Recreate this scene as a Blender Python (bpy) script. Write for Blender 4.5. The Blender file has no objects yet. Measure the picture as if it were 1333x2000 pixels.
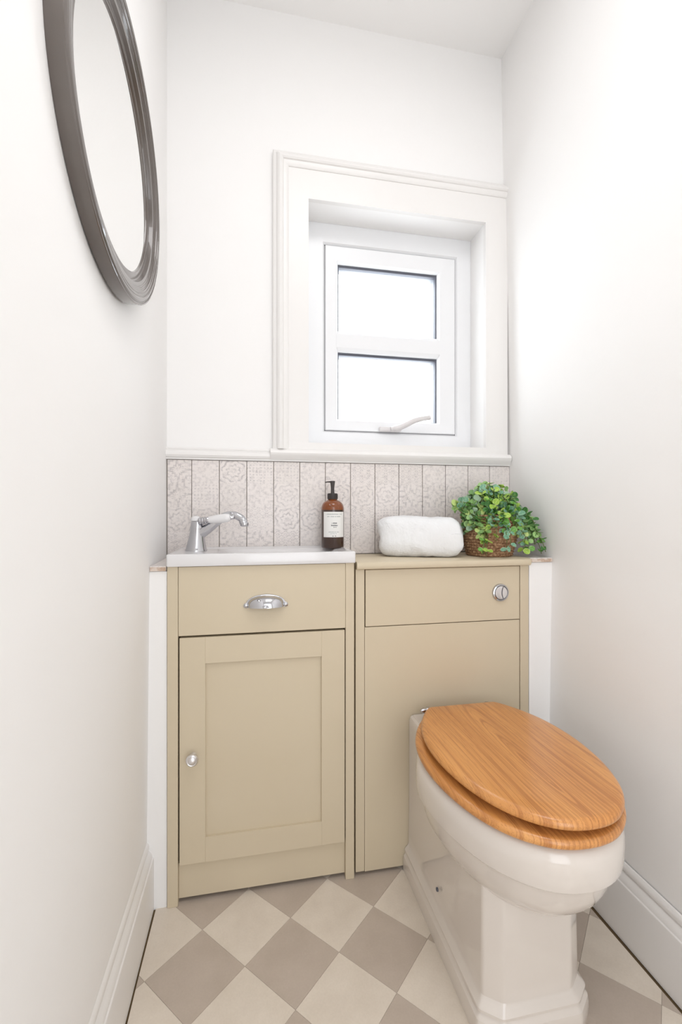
import bpy, bmesh, math, random
from mathutils import Vector, Matrix, noise
random.seed(7)
C = bpy.context.scene.collection
S = bpy.context.scene
PI = math.pi

# ------------------------------------------------------------------ camera, world, lights, exposure
cam_d = bpy.data.cameras.new('camera')
cam = bpy.data.objects.new('camera', cam_d); C.objects.link(cam)
cam_d.sensor_fit = 'HORIZONTAL'; cam_d.sensor_width = 36.0
cam_d.lens = 877.0/1333.0*36.0
cam_d.clip_start = 0.01
cam.location = (0, 0, 1.0)
cam.rotation_euler = (PI/2, 0, -math.radians(11.06))
S.camera = cam
S.view_settings.view_transform = 'Standard'
S.view_settings.look = 'None'
S.view_settings.gamma = 1.0
S.view_settings.use_curve_mapping = False
S.view_settings.exposure = 0.46

w = bpy.data.worlds.new('overcast_sky'); S.world = w; w.use_nodes = True
bg = w.node_tree.nodes['Background']
bg.inputs['Color'].default_value = (0.90, 0.95, 1.0, 1); bg.inputs['Strength'].default_value = 5.0

def area_light(name, loc, rot, sx, sy, power, col):
    d = bpy.data.lights.new(name, 'AREA'); d.shape = 'RECTANGLE'; d.size = sx; d.size_y = sy
    d.energy = power; d.color = col
    o = bpy.data.objects.new(name, d); C.objects.link(o); o.location = loc; o.rotation_euler = rot
    return o
area_light('doorway_fill', (0.3, -1.1, 1.02), (PI/2, 0, 0), .82, 1.95, 11.0, (0.915, 0.955, 1.0))  # added fill lamp, standing unseen in the doorway behind the camera
area_light('ceiling_light', (0.31, 0.30, 2.53), (0, 0, 0), 00.5, 0.8, 4.8, (0.99, 0.985, 1.0))

# ------------------------------------------------------------------ node helper
def srgb(r, g, b):
    f = lambda c: (c/255/12.92) if c/255 <= .04045 else ((c/255+.055)/1.055)**2.4
    return (f(r), f(g), f(b), 1)

class NT:
    def __init__(s, name, col=(.8,.8,.8,1), rough=.5, metal=0, coat=0, spec=None):
        s.m = bpy.data.materials.new(name); s.m.use_nodes = True
        s.t = s.m.node_tree; s.n = s.t.nodes; s.b = s.n['Principled BSDF']
        s.b.inputs['Base Color'].default_value = col
        s.b.inputs['Roughness'].default_value = rough
        s.b.inputs['Metallic'].default_value = metal
        s.b.inputs['Coat Weight'].default_value = coat
        if spec is not None: s.b.inputs['Specular IOR Level'].default_value = spec
    def link(s, a, b): s.t.links.new(a, b)
    def setin(s, sock, v):
        if hasattr(v, 'is_output') or isinstance(v, bpy.types.NodeSocket): s.link(v, sock)
        else: sock.default_value = v
    def math(s, op, *a):
        n = s.n.new('ShaderNodeMath'); n.operation = op
        for i, v in enumerate(a): s.setin(n.inputs[i], v)
        return n.outputs[0]
    def pos(s): return s.n.new('ShaderNodeNewGeometry').outputs['Position']
    def objco(s): return s.n.new('ShaderNodeTexCoord').outputs['Object']
    def sep(s, v):
        n = s.n.new('ShaderNodeSeparateXYZ'); s.link(v, n.inputs[0]); return n.outputs
    def comb(s, x, y, z):
        n = s.n.new('ShaderNodeCombineXYZ')
        for i, v in enumerate((x, y, z)): s.setin(n.inputs[i], v)
        return n.outputs[0]
    def mapping(s, v, scale=(1,1,1), rot=(0,0,0), loc=(0,0,0)):
        n = s.n.new('ShaderNodeMapping'); s.link(v, n.inputs[0])
        n.inputs['Scale'].default_value = scale; n.inputs['Rotation'].default_value = rot; n.inputs['Location'].default_value = loc
        return n.outputs[0]
    def noise(s, v, scale, detail=3, rough=.5, dist=0):
        n = s.n.new('ShaderNodeTexNoise'); s.link(v, n.inputs['Vector'])
        n.inputs['Scale'].default_value = scale; n.inputs['Detail'].default_value = detail
        n.inputs['Roughness'].default_value = rough; n.inputs['Distortion'].default_value = dist
        return n.outputs['Fac']
    def ramp(s, f, stops):
        n = s.n.new('ShaderNodeValToRGB'); s.link(f, n.inputs[0]); e = n.color_ramp.elements
        while len(e) < len(stops): e.new(.5)
        for i, (p, c) in enumerate(stops): e[i].position = p; e[i].color = c
        return n.outputs[0]
    def mix(s, f, a, b, mode='MIX'):
        n = s.n.new('ShaderNodeMix'); n.data_type = 'RGBA'; n.blend_type = mode
        s.setin(n.inputs[0], f); s.setin(n.inputs[6], a); s.setin(n.inputs[7], b)
        return n.outputs[2]
    def color(s, c): s.link(c, s.b.inputs['Base Color'])
    def bump(s, h, strength, dist=.001):
        n = s.n.new('ShaderNodeBump'); s.link(h, n.inputs['Height'])
        n.inputs['Strength'].default_value = strength; n.inputs['Distance'].default_value = dist
        s.link(n.outputs[0], s.b.inputs['Normal'])

def m_wall(name, c, lump=.5):
    t = NT(name, c, .75, spec=.3); p = t.pos()
    h = t.math('ADD', t.noise(p, 9, 3), t.math('MULTIPLY', t.noise(p, 45, 2), .12))
    t.bump(h, lump, .012); return t.m
M = {}
M['wall'] = m_wall('painted_plaster', srgb(249, 247, 245), .16)
M['ceil'] = m_wall('ceiling_paint', srgb(252, 250, 248), .08)
def m_gloss(name, c, rough=.3):
    t = NT(name, c, rough); t.bump(t.noise(t.pos(), 60, 3), .08, .001); return t.m
M['wood_white'] = m_gloss('white_gloss_paint', srgb(240, 237, 234), .35)
M['upvc'] = NT('white_window_plastic', srgb(240, 240, 241), .3).m
M['seal'] = NT('dark_rubber_seal', srgb(88, 90, 100), .5).m
M['handle_white'] = NT('off_white_handle', srgb(222, 217, 216), .35).m
M['sash_gap'] = NT('grey_sash_gap', srgb(168, 166, 168), .6).m
M['gap'] = NT('gap_brown', srgb(104, 84, 56), .9).m  # brown of the floor slab and cabinet carcasses, seen in the gaps
def m_cab():
    t = NT('sage_cream_paint', srgb(214, 201, 177), .42, spec=.35)
    c = t.mix(t.noise(t.pos(), 5, 3), srgb(210, 195, 168), srgb(215, 201, 176)); t.color(c)
    t.bump(t.noise(t.pos(), 180, 2), .05, .0005); return t.m
M['cab'] = m_cab()
M['basin'] = NT('white_basin_ceramic', srgb(230, 228, 228), .14, coat=.4).m
M['ceramic'] = NT('white_toilet_ceramic', srgb(224, 215, 206), .07, coat=.5).m
def m_chrome():
    t = NT('chrome', srgb(196, 196, 200), .07, metal=1); return t.m
M['chrome'] = m_chrome()
M['satin'] = NT('satin_chrome', srgb(232, 231, 233), .32, metal=1).m
M['black'] = NT('black_pump_plastic', srgb(58, 52, 50), .45).m
M['mirror'] = NT('mirror_glass', (.93, .93, .92, 1), .01, metal=1).m
def m_frame():
    t = NT('pewter_frame', srgb(112, 105, 101), .30, metal=.15, coat=.9)
    t.color(t.mix(t.noise(t.objco(), 14, 4), srgb(86, 77, 71), srgb(98, 89, 83))); return t.m
M['pewter'] = m_frame()

def m_oak():
    t = NT('oak_veneer', rough=.3, coat=.25); p = t.objco()
    x, y, z = t.sep(p)
    warp = t.noise(t.mapping(p, (3.2, .9, 3.2)), 1.6, 2)
    # cathedral figure: nested long loops along the board
    yy = t.math('MULTIPLY', t.math('SUBTRACT', y, -.20), .085)
    xx = t.math('ADD', t.math('SUBTRACT', x, .005), t.math('MULTIPLY', t.math('SUBTRACT', warp, .5), .05))
    r = t.math('SQRT', t.math('ADD', t.math('POWER', xx, 2.0), t.math('POWER', yy, 2.0)))
    rl = t.noise(t.comb(t.math('MULTIPLY', r, 290), t.math('MULTIPLY', y, 1.5), 0), 1.0, 3, .6)
    ring = t.ramp(rl, [(.48, (0,0,0,1)), (.60, (1,1,1,1))])
    fine = t.noise(t.mapping(p, (520, 16, 520)), 1.0, 2)
    f2 = t.noise(t.mapping(p, (120, 5, 120)), 1.0, 3)
    broad = t.noise(t.mapping(p, (14, 1.6, 14)), 1.0, 3)
    base = t.ramp(broad, [(.3, srgb(208, 142, 78)), (.55, srgb(224, 158, 90)), (.75, srgb(232, 170, 104))])
    c = t.mix(t.math('MULTIPLY', ring, t.math('ADD', .22, t.math('MULTIPLY', warp, .55))), base, srgb(164, 94, 40))
    c = t.mix(t.math('MULTIPLY', t.math('SUBTRACT', f2, .35), .55), c, srgb(160, 92, 42))
    pore = t.math('MULTIPLY', t.math('GREATER_THAN', fine, .60), .28)
    c = t.mix(pore, c, srgb(150, 86, 42))
    t.color(c); t.bump(fine, .05, .0004); return t.m
M['oak'] = m_oak()

def m_floor(name, a, b):
    t = NT(name, rough=.42, spec=.35); p = t.pos()
    n1 = t.noise(p, 12, 5, .6); n2 = t.noise(t.mapping(p, (1, 1, 1), (0, 0, .8)), 230, 2)
    f = t.math('ADD', t.math('MULTIPLY', n1, .75), t.math('MULTIPLY', n2, .25))
    t.color(t.ramp(f, [(.32, a), (.68, b)])); t.bump(n2, .04, .0004); return t.m
M['tile_light'] = m_floor('pale_stone_vinyl', srgb(221, 209, 194), srgb(235, 224, 210))
M['tile_dark'] = m_floor('taupe_stone_vinyl', srgb(190, 176, 162), srgb(202, 188, 175))

PX0, PPX, TZ0, TZ1 = -.254-.0105, .0821, .8655, 1.1585      # wall tile grid
def m_walltile():
    t = NT('patchwork_tile_print', rough=.38, spec=.4); p = t.pos(); X, Y, Z = t.sep(p)
    cx = t.math('DIVIDE', t.math('SUBTRACT', X, PX0), PPX)
    cz = t.math('DIVIDE', t.math('SUBTRACT', Z, TZ0), .0745)
    ix = t.math('FLOOR', cx); iz = t.math('FLOOR', cz)
    u = t.math('SUBTRACT', t.math('SUBTRACT', cx, ix), .5); v = t.math('SUBTRACT', t.math('SUBTRACT', cz, iz), .5)
    wn = t.n.new('ShaderNodeTexWhiteNoise'); t.link(t.comb(ix, iz, 3.7), wn.inputs['Vector']); rnd = wn.outputs['Value']
    rc = t.sep(wn.outputs['Color'])
    r = t.math('SQRT', t.math('ADD', t.math('MULTIPLY', u, u), t.math('MULTIPLY', v, v)))
    ang = t.math('ARCTAN2', v, u)
    au, av = t.math('ABSOLUTE', u), t.math('ABSOLUTE', v)
    dia = t.math('ADD', au, av)
    # motif 1 ringed rosette, 2 diamond lattice, 3 petal scroll, 4 quarter-circle corners
    pet = t.math('SINE', t.math('ADD', t.math('MULTIPLY', r, 34), t.math('MULTIPLY', t.math('SINE', t.math('MULTIPLY', ang, 8)), 1.1)))
    lat = t.math('MULTIPLY', t.math('SINE', t.math('MULTIPLY', dia, 27)), t.math('COSINE', t.math('MULTIPLY', t.math('SUBTRACT', au, av), 24)))
    scr = t.math('SINE', t.math('ADD', t.math('MULTIPLY', t.math('SINE', t.math('MULTIPLY', u, 22)), 3.0), t.math('MULTIPLY', t.math('COSINE', t.math('MULTIPLY', v, 26)), 3.4)))
    ru = t.math('SUBTRACT', .5, au); rv = t.math('SUBTRACT', .5, av)
    cr = t.math('SQRT', t.math('ADD', t.math('MULTIPLY', ru, ru), t.math('MULTIPLY', rv, rv)))
    cor = t.math('SINE', t.math('ADD', t.math('MULTIPLY', cr, 27), t.math('MULTIPLY', t.math('SINE', t.math('MULTIPLY', ang, 12)), .9)))
    def sel(lo, hi, m): return t.math('MULTIPLY', t.math('MULTIPLY', t.math('GREATER_THAN', rnd, lo), t.math('LESS_THAN', rnd, hi)), m)
    m = t.math('ADD', t.math('ADD', sel(-1, .28, pet), sel(.28, .5, lat)), t.math('ADD', sel(.5, .72, scr), sel(.72, 2, cor)))
    line = t.math('GREATER_THAN', m, .35)
    n = t.noise(p, 55, 5, .65); n2 = t.noise(p, 260, 3, .6); n3 = t.noise(p, 18, 2)
    wear = t.math('MULTIPLY', t.ramp(n, [(.38, (.1,.1,.1,1)), (.58, (1,1,1,1))]), t.ramp(n2, [(.35, (.4,.4,.4,1)), (.6, (1,1,1,1))]))
    amt = t.math('MULTIPLY', t.math('MULTIPLY', line, wear), t.math('ADD', .20, t.math('MULTIPLY', rc[1], .36)))
    base = t.mix(rc[2], srgb(238, 230, 227), srgb(231, 223, 219))
    base = t.mix(t.math('MULTIPLY', n3, .35), base, srgb(233, 225, 214))
    c = t.mix(amt, base, srgb(148, 141, 143))
    spk = t.math('MULTIPLY', t.ramp(t.noise(p, 120, 4, .7), [(.50, (0,0,0,1)), (.64, (1,1,1,1))]), .26)
    c = t.mix(spk, c, srgb(160, 150, 150))
    t.color(c); return t.m
M['walltile'] = m_walltile()
M['grout'] = NT('grey_grout', srgb(168, 160, 150), .9).m
def m_tedge():
    t = NT('unglazed_tile_edge', rough=.8)
    t.color(t.ramp(t.noise(t.pos(), 90, 4), [(.4, srgb(196, 168, 146)), (.6, srgb(222, 208, 196))])); return t.m
M['tile_edge'] = m_tedge()

def m_towel():
    t = NT('white_terry', srgb(250, 250, 250), .95, spec=.1); t.b.inputs['Sheen Weight'].default_value = .4
    t.bump(t.noise(t.objco(), 700, 3, .7), .6, .0025); return t.m
M['towel'] = m_towel()
def m_basket():
    t = NT('seagrass', rough=.85); p = t.objco()
    t.color(t.ramp(t.noise(p, 160, 3), [(.3, srgb(120, 84, 58)), (.5, srgb(160, 122, 90)), (.7, srgb(206, 172, 134))]))
    t.bump(t.noise(p, 400, 2), .5, .001); return t.m
M['basket'] = m_basket()
def m_leaf(name, a, b, edge):
    t = NT(name, rough=.45, spec=.35); p = t.objco(); x, y, z = t.sep(p)
    # leaf meshes are unit sized: x across, y along
    r = t.math('SQRT', t.math('ADD', t.math('MULTIPLY', x, x), t.math('POWER', t.math('SUBTRACT', y, .55), 2.0)))
    c = t.mix(t.ramp(t.noise(p, 3, 3), [(.35, (0,0,0,1)), (.65, (1,1,1,1))]), a, b)
    c = t.mix(t.math('MULTIPLY', t.math('GREATER_THAN', r, .43), .6), c, edge)
    c = t.mix(t.math('MULTIPLY', t.math('LESS_THAN', t.math('ABSOLUTE', x), .03), .45), c, edge)
    t.color(c); t.b.inputs['Subsurface Weight'].default_value = 0
    return t.m
M['leaf_green'] = m_leaf('leaf_green', srgb(92, 152, 60), srgb(128, 184, 88), srgb(184, 216, 150))
M['leaf_blue'] = m_leaf('leaf_bluegreen', srgb(104, 158, 126), srgb(146, 190, 160), srgb(206, 226, 196))
M['leaf_lime'] = m_leaf('leaf_lime', srgb(150, 192, 70), srgb(184, 212, 104), srgb(216, 230, 160))
M['leaf_dark'] = m_leaf('leaf_dark', srgb(58, 112, 52), srgb(84, 136, 72), srgb(140, 178, 114))
M['stem'] = NT('stem_green', srgb(104, 118, 62), .7).m
def m_amber():
    t = NT('amber_bottle', srgb(122, 62, 22), .12, coat=.5)
    x, y, z = t.sep(t.objco())
    t.b.inputs['Transmission Weight'].default_value = .35
    t.b.inputs['IOR'].default_value = 1.45
    # the liquid inside is darker below its surface
    f = t.math('LESS_THAN', z, .116)
    t.color(t.mix(f, srgb(150, 78, 26), srgb(76, 52, 40))); return t.m
M['amber'] = m_amber()
M['label'] = NT('paper_label', srgb(236, 234, 230), .6).m
M['ink'] = NT('label_ink', srgb(120, 120, 120), .7).m
M['ink2'] = NT('label_ink_faint', srgb(176, 180, 178), .7).m
def m_glass():
    m = bpy.data.materials.new('obscured_glass'); m.use_nodes = True; t = m.node_tree; n = t.nodes; n.clear()
    o = n.new('ShaderNodeOutputMaterial'); a = n.new('ShaderNodeBsdfTransparent'); b = n.new('ShaderNodeBsdfTranslucent'); g = n.new('ShaderNodeBsdfGlossy')
    a.inputs[0].default_value = (.97, .98, .98, 1); b.inputs[0].default_value = (.95, .96, .97, 1); g.inputs['Roughness'].default_value = .1
    m1 = n.new('ShaderNodeMixShader'); m1.inputs[0].default_value = .12; m2 = n.new('ShaderNodeMixShader'); m2.inputs[0].default_value = .05
    t.links.new(a.outputs[0], m1.inputs[1]); t.links.new(b.outputs[0], m1.inputs[2])
    t.links.new(m1.outputs[0], m2.inputs[1]); t.links.new(g.outputs[0], m2.inputs[2]); t.links.new(m2.outputs[0], o.inputs[0])
    return m
M['glass'] = m_glass()

# ------------------------------------------------------------------ object helpers
def origin(p):
    v = Vector((0, 0, 0))
    while p is not None: v += p.location; p = p.parent
    return v
def obj(name, bm, mat, parent=None, smooth=False, loc=None, angle=40):
    me = bpy.data.meshes.new(name)
    off = origin(parent) + (Vector(loc) if loc else Vector((0, 0, 0)))
    if off.length > 0: bmesh.ops.translate(bm, verts=bm.verts, vec=-off)
    bmesh.ops.recalc_face_normals(bm, faces=bm.faces)
    bm.to_mesh(me); bm.free()
    for m in (mat if isinstance(mat, (list, tuple)) else [mat]): me.materials.append(m)
    if smooth:
        for p in me.polygons: p.use_smooth = True
        try: me.set_sharp_from_angle(angle=math.radians(angle))
        except Exception: pass
    o = bpy.data.objects.new(name, me); C.objects.link(o)
    if parent: o.parent = parent
    if loc: o.location = loc
    return o
def thing(name, label, cat, loc=(0,0,0), group=None):
    o = bpy.data.objects.new(name, None); C.objects.link(o); o.location = loc; o.empty_display_size = .05
    o['label'] = label; o['category'] = cat
    if group: o['group'] = group
    return o
def tag(o, label, cat):
    o['label'] = label; o['category'] = cat; return o
def struct(o, label, cat):
    o['kind'] = 'structure'; o['label'] = label; o['category'] = cat; return o
def box(x0, x1, y0, y1, z0, z1, bev=0, seg=2, bm=None):
    b = bm or bmesh.new()
    t = bmesh.new()
    vs = [t.verts.new((x, y, z)) for x in (x0, x1) for y in (y0, y1) for z in (z0, z1)]
    for f in ((0,1,3,2), (4,6,7,5), (0,4,5,1), (2,3,7,6), (0,2,6,4), (1,5,7,3)): t.faces.new([vs[i] for i in f])
    bmesh.ops.recalc_face_normals(t, faces=t.faces)
    if bev: bmesh.ops.bevel(t, geom=t.edges[:], offset=bev, segments=seg, profile=.5, affect='EDGES')
    me = bpy.data.meshes.new('tmp'); t.to_mesh(me); t.free(); b.from_mesh(me); bpy.data.meshes.remove(me)
    return b
def loft(bm, rings, cap0=True, cap1=True, closed=True):
    R = [[bm.verts.new(p) for p in r] for r in rings]
    n = len(R[0])
    for a, b in zip(R, R[1:]):
        for i in range(n if closed else n-1):
            bm.faces.new((a[i], a[(i+1) % n], b[(i+1) % n], b[i]))
    if cap0: bm.faces.new(R[0][::-1])
    if cap1: bm.faces.new(R[-1])
    return R
def lathe(bm, prof, c, n=32, axis='Z'):
    rings = []
    for r, h in prof:
        ring = []
        for i in range(n):
            a = 2*PI*i/n; q = (r*math.cos(a), r*math.sin(a), h)
            if axis == 'Y': q = (q[0], q[2], q[1])
            if axis == 'X': q = (q[2], q[0], q[1])
            ring.append((c[0]+q[0], c[1]+q[1], c[2]+q[2]))
        rings.append(ring)
    loft(bm, rings); return bm
def tube(bm, pts, rad, n=12, flat=1.0):
    pts = [Vector(p) for p in pts]; rings = []
    for i, p in enumerate(pts):
        d = (pts[min(i+1, len(pts)-1)] - pts[max(i-1, 0)]).normalized()
        a = d.cross(Vector((0, 0, 1)));
        if a.length < 1e-3: a = d.cross(Vector((0, 1, 0)))
        a.normalize(); b = a.cross(d).normalized()
        r = rad[i] if isinstance(rad, (list, tuple)) else rad
        rings.append([p + a*r*math.cos(2*PI*k/n) + b*r*flat*math.sin(2*PI*k/n) for k in range(n)])
    loft(bm, rings); return bm
def curve_pts(ctrl, k=6):
    """Catmull-Rom through control points"""
    P = [Vector(c) for c in ctrl]; P = [2*P[0]-P[1]] + P + [2*P[-1]-P[-2]]; out = []
    for i in range(1, len(P)-2):
        for j in range(k):
            t = j/k; a, b, c, d = P[i-1], P[i], P[i+1], P[i+2]
            out.append(.5*((2*b) + (c-a)*t + (2*a-5*b+4*c-d)*t*t + (3*b-a-3*c+d)*t*t*t))
    out.append(P[-2]); return out
def extrude_profile(bm, prof, place, s0, s1, n=1):
    """prof: list of (off,z); place(off,z,s)->xyz, extruded from s0 to s1"""
    loft(bm, [[place(o, z, s0+(s1-s0)*i/n) for o, z in prof] for i in range(n+1)])
    return bm

# ------------------------------------------------------------------ setting: shell
YB, ZC, YR = 1.43, 2.58, -0.95
def xr(z): return .866 + .014*min(z, .85)/.85 if z < .85 else .880 - .030*(z-.85)/(ZC-.85)
def xl(z): return -.264 + .008*min(z, .85)/.85 if z < .85 else -.256
OX0, OX1, OZ0, OZ1 = .172, .782, 1.22, 1.992
def side_wall(name, fx, sgn, label):
    zs = [-.02, .3, .6, .85, 1.3, 1.8, 2.3, ZC+.05]
    bm = bmesh.new()
    inner = [(fx(max(0, z)), z) for z in zs]
    ring = inner + [(inner[-1][0]+sgn*.14, zs[-1]), (inner[0][0]+sgn*.14, zs[0])]
    loft(bm, [[(x, YR+(YB+.22-YR)*k/6, z) for x, z in ring] for k in range(7)])
    return struct(obj(name, bm, M['wall']), label, 'wall')
side_wall('wall_left', xl, -1, 'white painted plaster wall on the left, behind the round mirror')
side_wall('wall_right', xr, 1, 'white painted plaster wall on the right beside the toilet')
XL, XR = -.26, .875
bm = bmesh.new()
a0, a1 = XL-.05, XR+.05
box(a0, OX0, YB, YB+.2, -.02, ZC+.05, bm=bm); box(OX1, a1, YB, YB+.2, -.02, ZC+.05, bm=bm)
box(OX0, OX1, YB, YB+.2, -.02, OZ0, bm=bm); box(OX0, OX1, YB, YB+.2, OZ1, ZC+.05, bm=bm)
wall_back = struct(obj('wall_back', bm, M['wall']), 'white painted back wall around the small window', 'wall')
bm = bmesh.new()   # wall behind the camera with an open doorway
box(a0, -.12, YR-.12, YR, -.02, ZC+.05, bm=bm); box(.72, a1, YR-.12, YR, -.02, ZC+.05, bm=bm); box(-.12, .72, YR-.12, YR, 2.03, ZC+.05, bm=bm)
struct(obj('wall_front', bm, M['wall']), 'white wall with an open doorway behind the camera', 'wall')
bm = bmesh.new()   # unseen hall shell, added to keep sky light out of that doorway
box(-.75, -.70, -2.3, YR-.12, -.02, 2.5, bm=bm); box(1.3, 1.35, -2.3, YR-.12, -.02, 2.5, bm=bm); box(-.75, 1.35, -2.35, -2.3, -.02, 2.5, bm=bm); box(-.75, 1.35, -2.35, YR-.12, 2.5, 2.55, bm=bm); box(-.75, 1.35, -2.35, YR-.121, -.05, -.02, bm=bm)
box(-.75, a0, YR-.14, YR-.12, -.02, 2.5, bm=bm); box(a1, 1.35, YR-.14, YR-.12, -.02, 2.5, bm=bm)
struct(obj('wall_added_hall', bm, M['wall']), 'unseen white hall shell added to shut sky light out of the doorway behind the camera', 'wall')
struct(obj('ceiling', box(a0, a1, YR, YB+.2, ZC, ZC+.1), M['ceil']), 'white flat ceiling above the window wall', 'ceiling')

# floor and its checkerboard of diagonal vinyl tiles
floor = struct(obj('floor', box(a0, a1, YR-.12, YB, -.03, -.0025), M['gap']), 'diagonal checkerboard floor of pale and taupe square tiles', 'floor')
def clip(poly, fn):
    out = []
    for i in range(len(poly)):
        a, b = poly[i], poly[(i+1) % len(poly)]; da, db = fn(a), fn(b)
        if da >= 0: out.append(a)
        if da*db < 0:
            t = da/(da-db); out.append((a[0]+(b[0]-a[0])*t, a[1]+(b[1]-a[1])*t))
    return out
G0 = Vector((.1914, 1.0019)); GI = Vector((.10479, -.00423)); GJ = Vector((.00327, .10374))
for i in range(-7, 9):
    for j in range(-20, 5):
        if (i+j) % 2 == 0: continue
        c = G0 + GI*i + GJ*j; k = .9965
        poly = [tuple(c+GI*k), tuple(c+GJ*k), tuple(c-GI*k), tuple(c-GJ*k)]
        poly = clip(poly, lambda p: p[0]-(-.2412+.0014*math.sin(p[1]*23)))
        if len(poly) > 2: poly = clip(poly, lambda p: (.8372+.0018*math.sin(p[1]*19))-p[0])
        if len(poly) > 2: poly = clip(poly, lambda p: 1.30-p[1])
        if len(poly) > 2: poly = clip(poly, lambda p: p[1]-YR)
        if len(poly) < 3: continue
        bm = bmesh.new(); loft(bm, [[(x, y, -.0025) for x, y in poly], [(x, y, 0) for x, y in poly]])
        try: obj('floor_tile', bm, M['tile_dark'] if j % 2 == 0 else M['tile_light'], floor)
        except Exception: pass

# skirting boards
SK = [(0, 0), (.020, 0), (.020, .126), (.019, .129), (.0165, .131), (.0155, .136), (.012, .143), (.0075, .148), (.0055, .151), (.0085, .154), (.0088, .160), (.007, .165), (.0035, .169), (0, .170)]
bm = bmesh.new(); extrude_profile(bm, SK, lambda o, z, s: (-.2655+o, s, z+.0005), YR, 1.2005)
struct(obj('baseboard_left', bm, M['wood_white'], smooth=True, angle=25), 'moulded white skirting board along the left wall', 'skirting board')
bm = bmesh.new(); extrude_profile(bm, SK, lambda o, z, s: (.8645-o if z < .1 else .8662-o, s, z+.0005), YR, 1.2005)
struct(obj('baseboard_right', bm, M['wood_white'], smooth=True, angle=25), 'moulded white skirting board along the right wall beside the toilet', 'skirting board')

# boxed-in lower wall behind the cabinets, its ledge tiled
YX = 1.2005
stub_l = struct(obj('wall_lower_left', box(xl(.5)-.02, -.2150, YX, YB+.01, -.01, .8495), M['wall']), 'white boxed-in lower wall strip left of the vanity cabinet', 'wall')
stub_r = struct(obj('wall_lower_right', box(.8035, .90, YX, YB+.01, -.01, .8495), M['wall']), 'white boxed-in lower wall strip right of the toilet cabinet', 'wall')
ledge_x = [-.2555, -.183, -.1, .31, .80, .8795]
for stub, x0, x1 in ((stub_l, -.2555, -.2160), (stub_r, .8045, .8785)):
    obj('ledge_tile', box(x0, x1, YX-.004, YB-.012, .8505, .8635, .0008, 1), M['walltile'], stub)
    obj('ledge_tile_edge', box(x0+.001, x1-.001, YX-.0052, YX-.0035, .8515, .861), M['tile_edge'], stub)

# wall tiles
obj('grout', box(XL, .879, YB-.004, YB+.005, .852, TZ1+.001), M['grout'], wall_back)
xs = [-.2535] + [-.183+.0819*k for k in range(13)] + [.8755]
xs = [-.2535, -.183, -.102, -.020, .0625, .1445, .2265, .309, .391, .473, .5555, .6375, .7195, .800, .8755]
for x0, x1 in zip(xs, xs[1:]):
    obj('wall_tile', box(x0+.0009, x1-.0009, YB-.010, YB-.002, TZ0, TZ1-.001, .0008, 1), M['walltile'], wall_back)

# dado rail / window board moulding
DP = [(0, 1.196), (.006, 1.196), (.008, 1.192), (.007, 1.189), (.011, 1.187), (.016, 1.184), (.020, 1.178), (.021, 1.172), (.018, 1.166), (.014, 1.164), (.014, 1.159), (0, 1.159)]
bm = bmesh.new(); extrude_profile(bm, DP, lambda o, z, s: (s, YB-.0005-o, z), -.2565, .878)
struct(obj('trim_1', bm, M['wood_white'], smooth=True, angle=30), 'white rail moulding running along the top of the wall tiles', 'rail moulding')
DQ = [(0, 1.199), (.012, 1.199), (.020, 1.1975), (.026, 1.192), (.029, 1.185), (.027, 1.177), (.021, 1.170), (.017, 1.164), (0, 1.163)]
bm = bmesh.new(); extrude_profile(bm, DQ, lambda o, z, s: (s, YB-.0005-o, z), .052, .872)
struct(obj('trim_2', bm, M['wood_white'], smooth=True, angle=30), 'thicker rounded white window board under the window', 'window board')

# architrave: flat boards + stepped outer moulding left and top
arch = bpy.data.objects.new('trim_3', None); C.objects.link(arch); arch.location = (.45, YB, 1.2)
struct(arch, 'white moulded timber surround framing the window opening', 'window surround')
obj('side_board', box(.104, OX0, YB-.016, YB, 1.197, OZ1), M['wood_white'], arch)
obj('side_board', box(OX1, .864, YB-.016, YB, 1.197, OZ1), M['wood_white'], arch)
obj('head_board', box(.104, .860, YB-.016, YB, OZ1, 2.085), M['wood_white'], arch)
obj('sill_board', box(OX0, OX1, YB-.016, YB, 1.197, OZ0), M['wood_white'], arch)
MP = [(0, 0), (0, .013), (.004, .016), (.010, .017), (.013, .021), (.014, .026), (.020, .030), (.027, .031), (.031, .028), (.033, .024), (.040, .0235), (.046, .021), (.049, .018), (.050, .012), (.050, 0)]
# (distance inward from the outer edge, height off the wall), mitred at the top left corner
xo, zo = .060, 2.133
bm = bmesh.new(); loft(bm, [[(xo+d, YB-h, 1.197) for d, h in MP], [(xo+d, YB-h, zo-d) for d, h in MP]])
obj('outer_moulding', bm, M['wood_white'], arch, smooth=True, angle=25)
bm = bmesh.new(); loft(bm, [[(xo+d, YB-h, zo-d) for d, h in MP], [(.862, YB-h, zo-d) for d, h in MP]])
obj('outer_moulding', bm, M['wood_white'], arch, smooth=True, angle=25)

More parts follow.
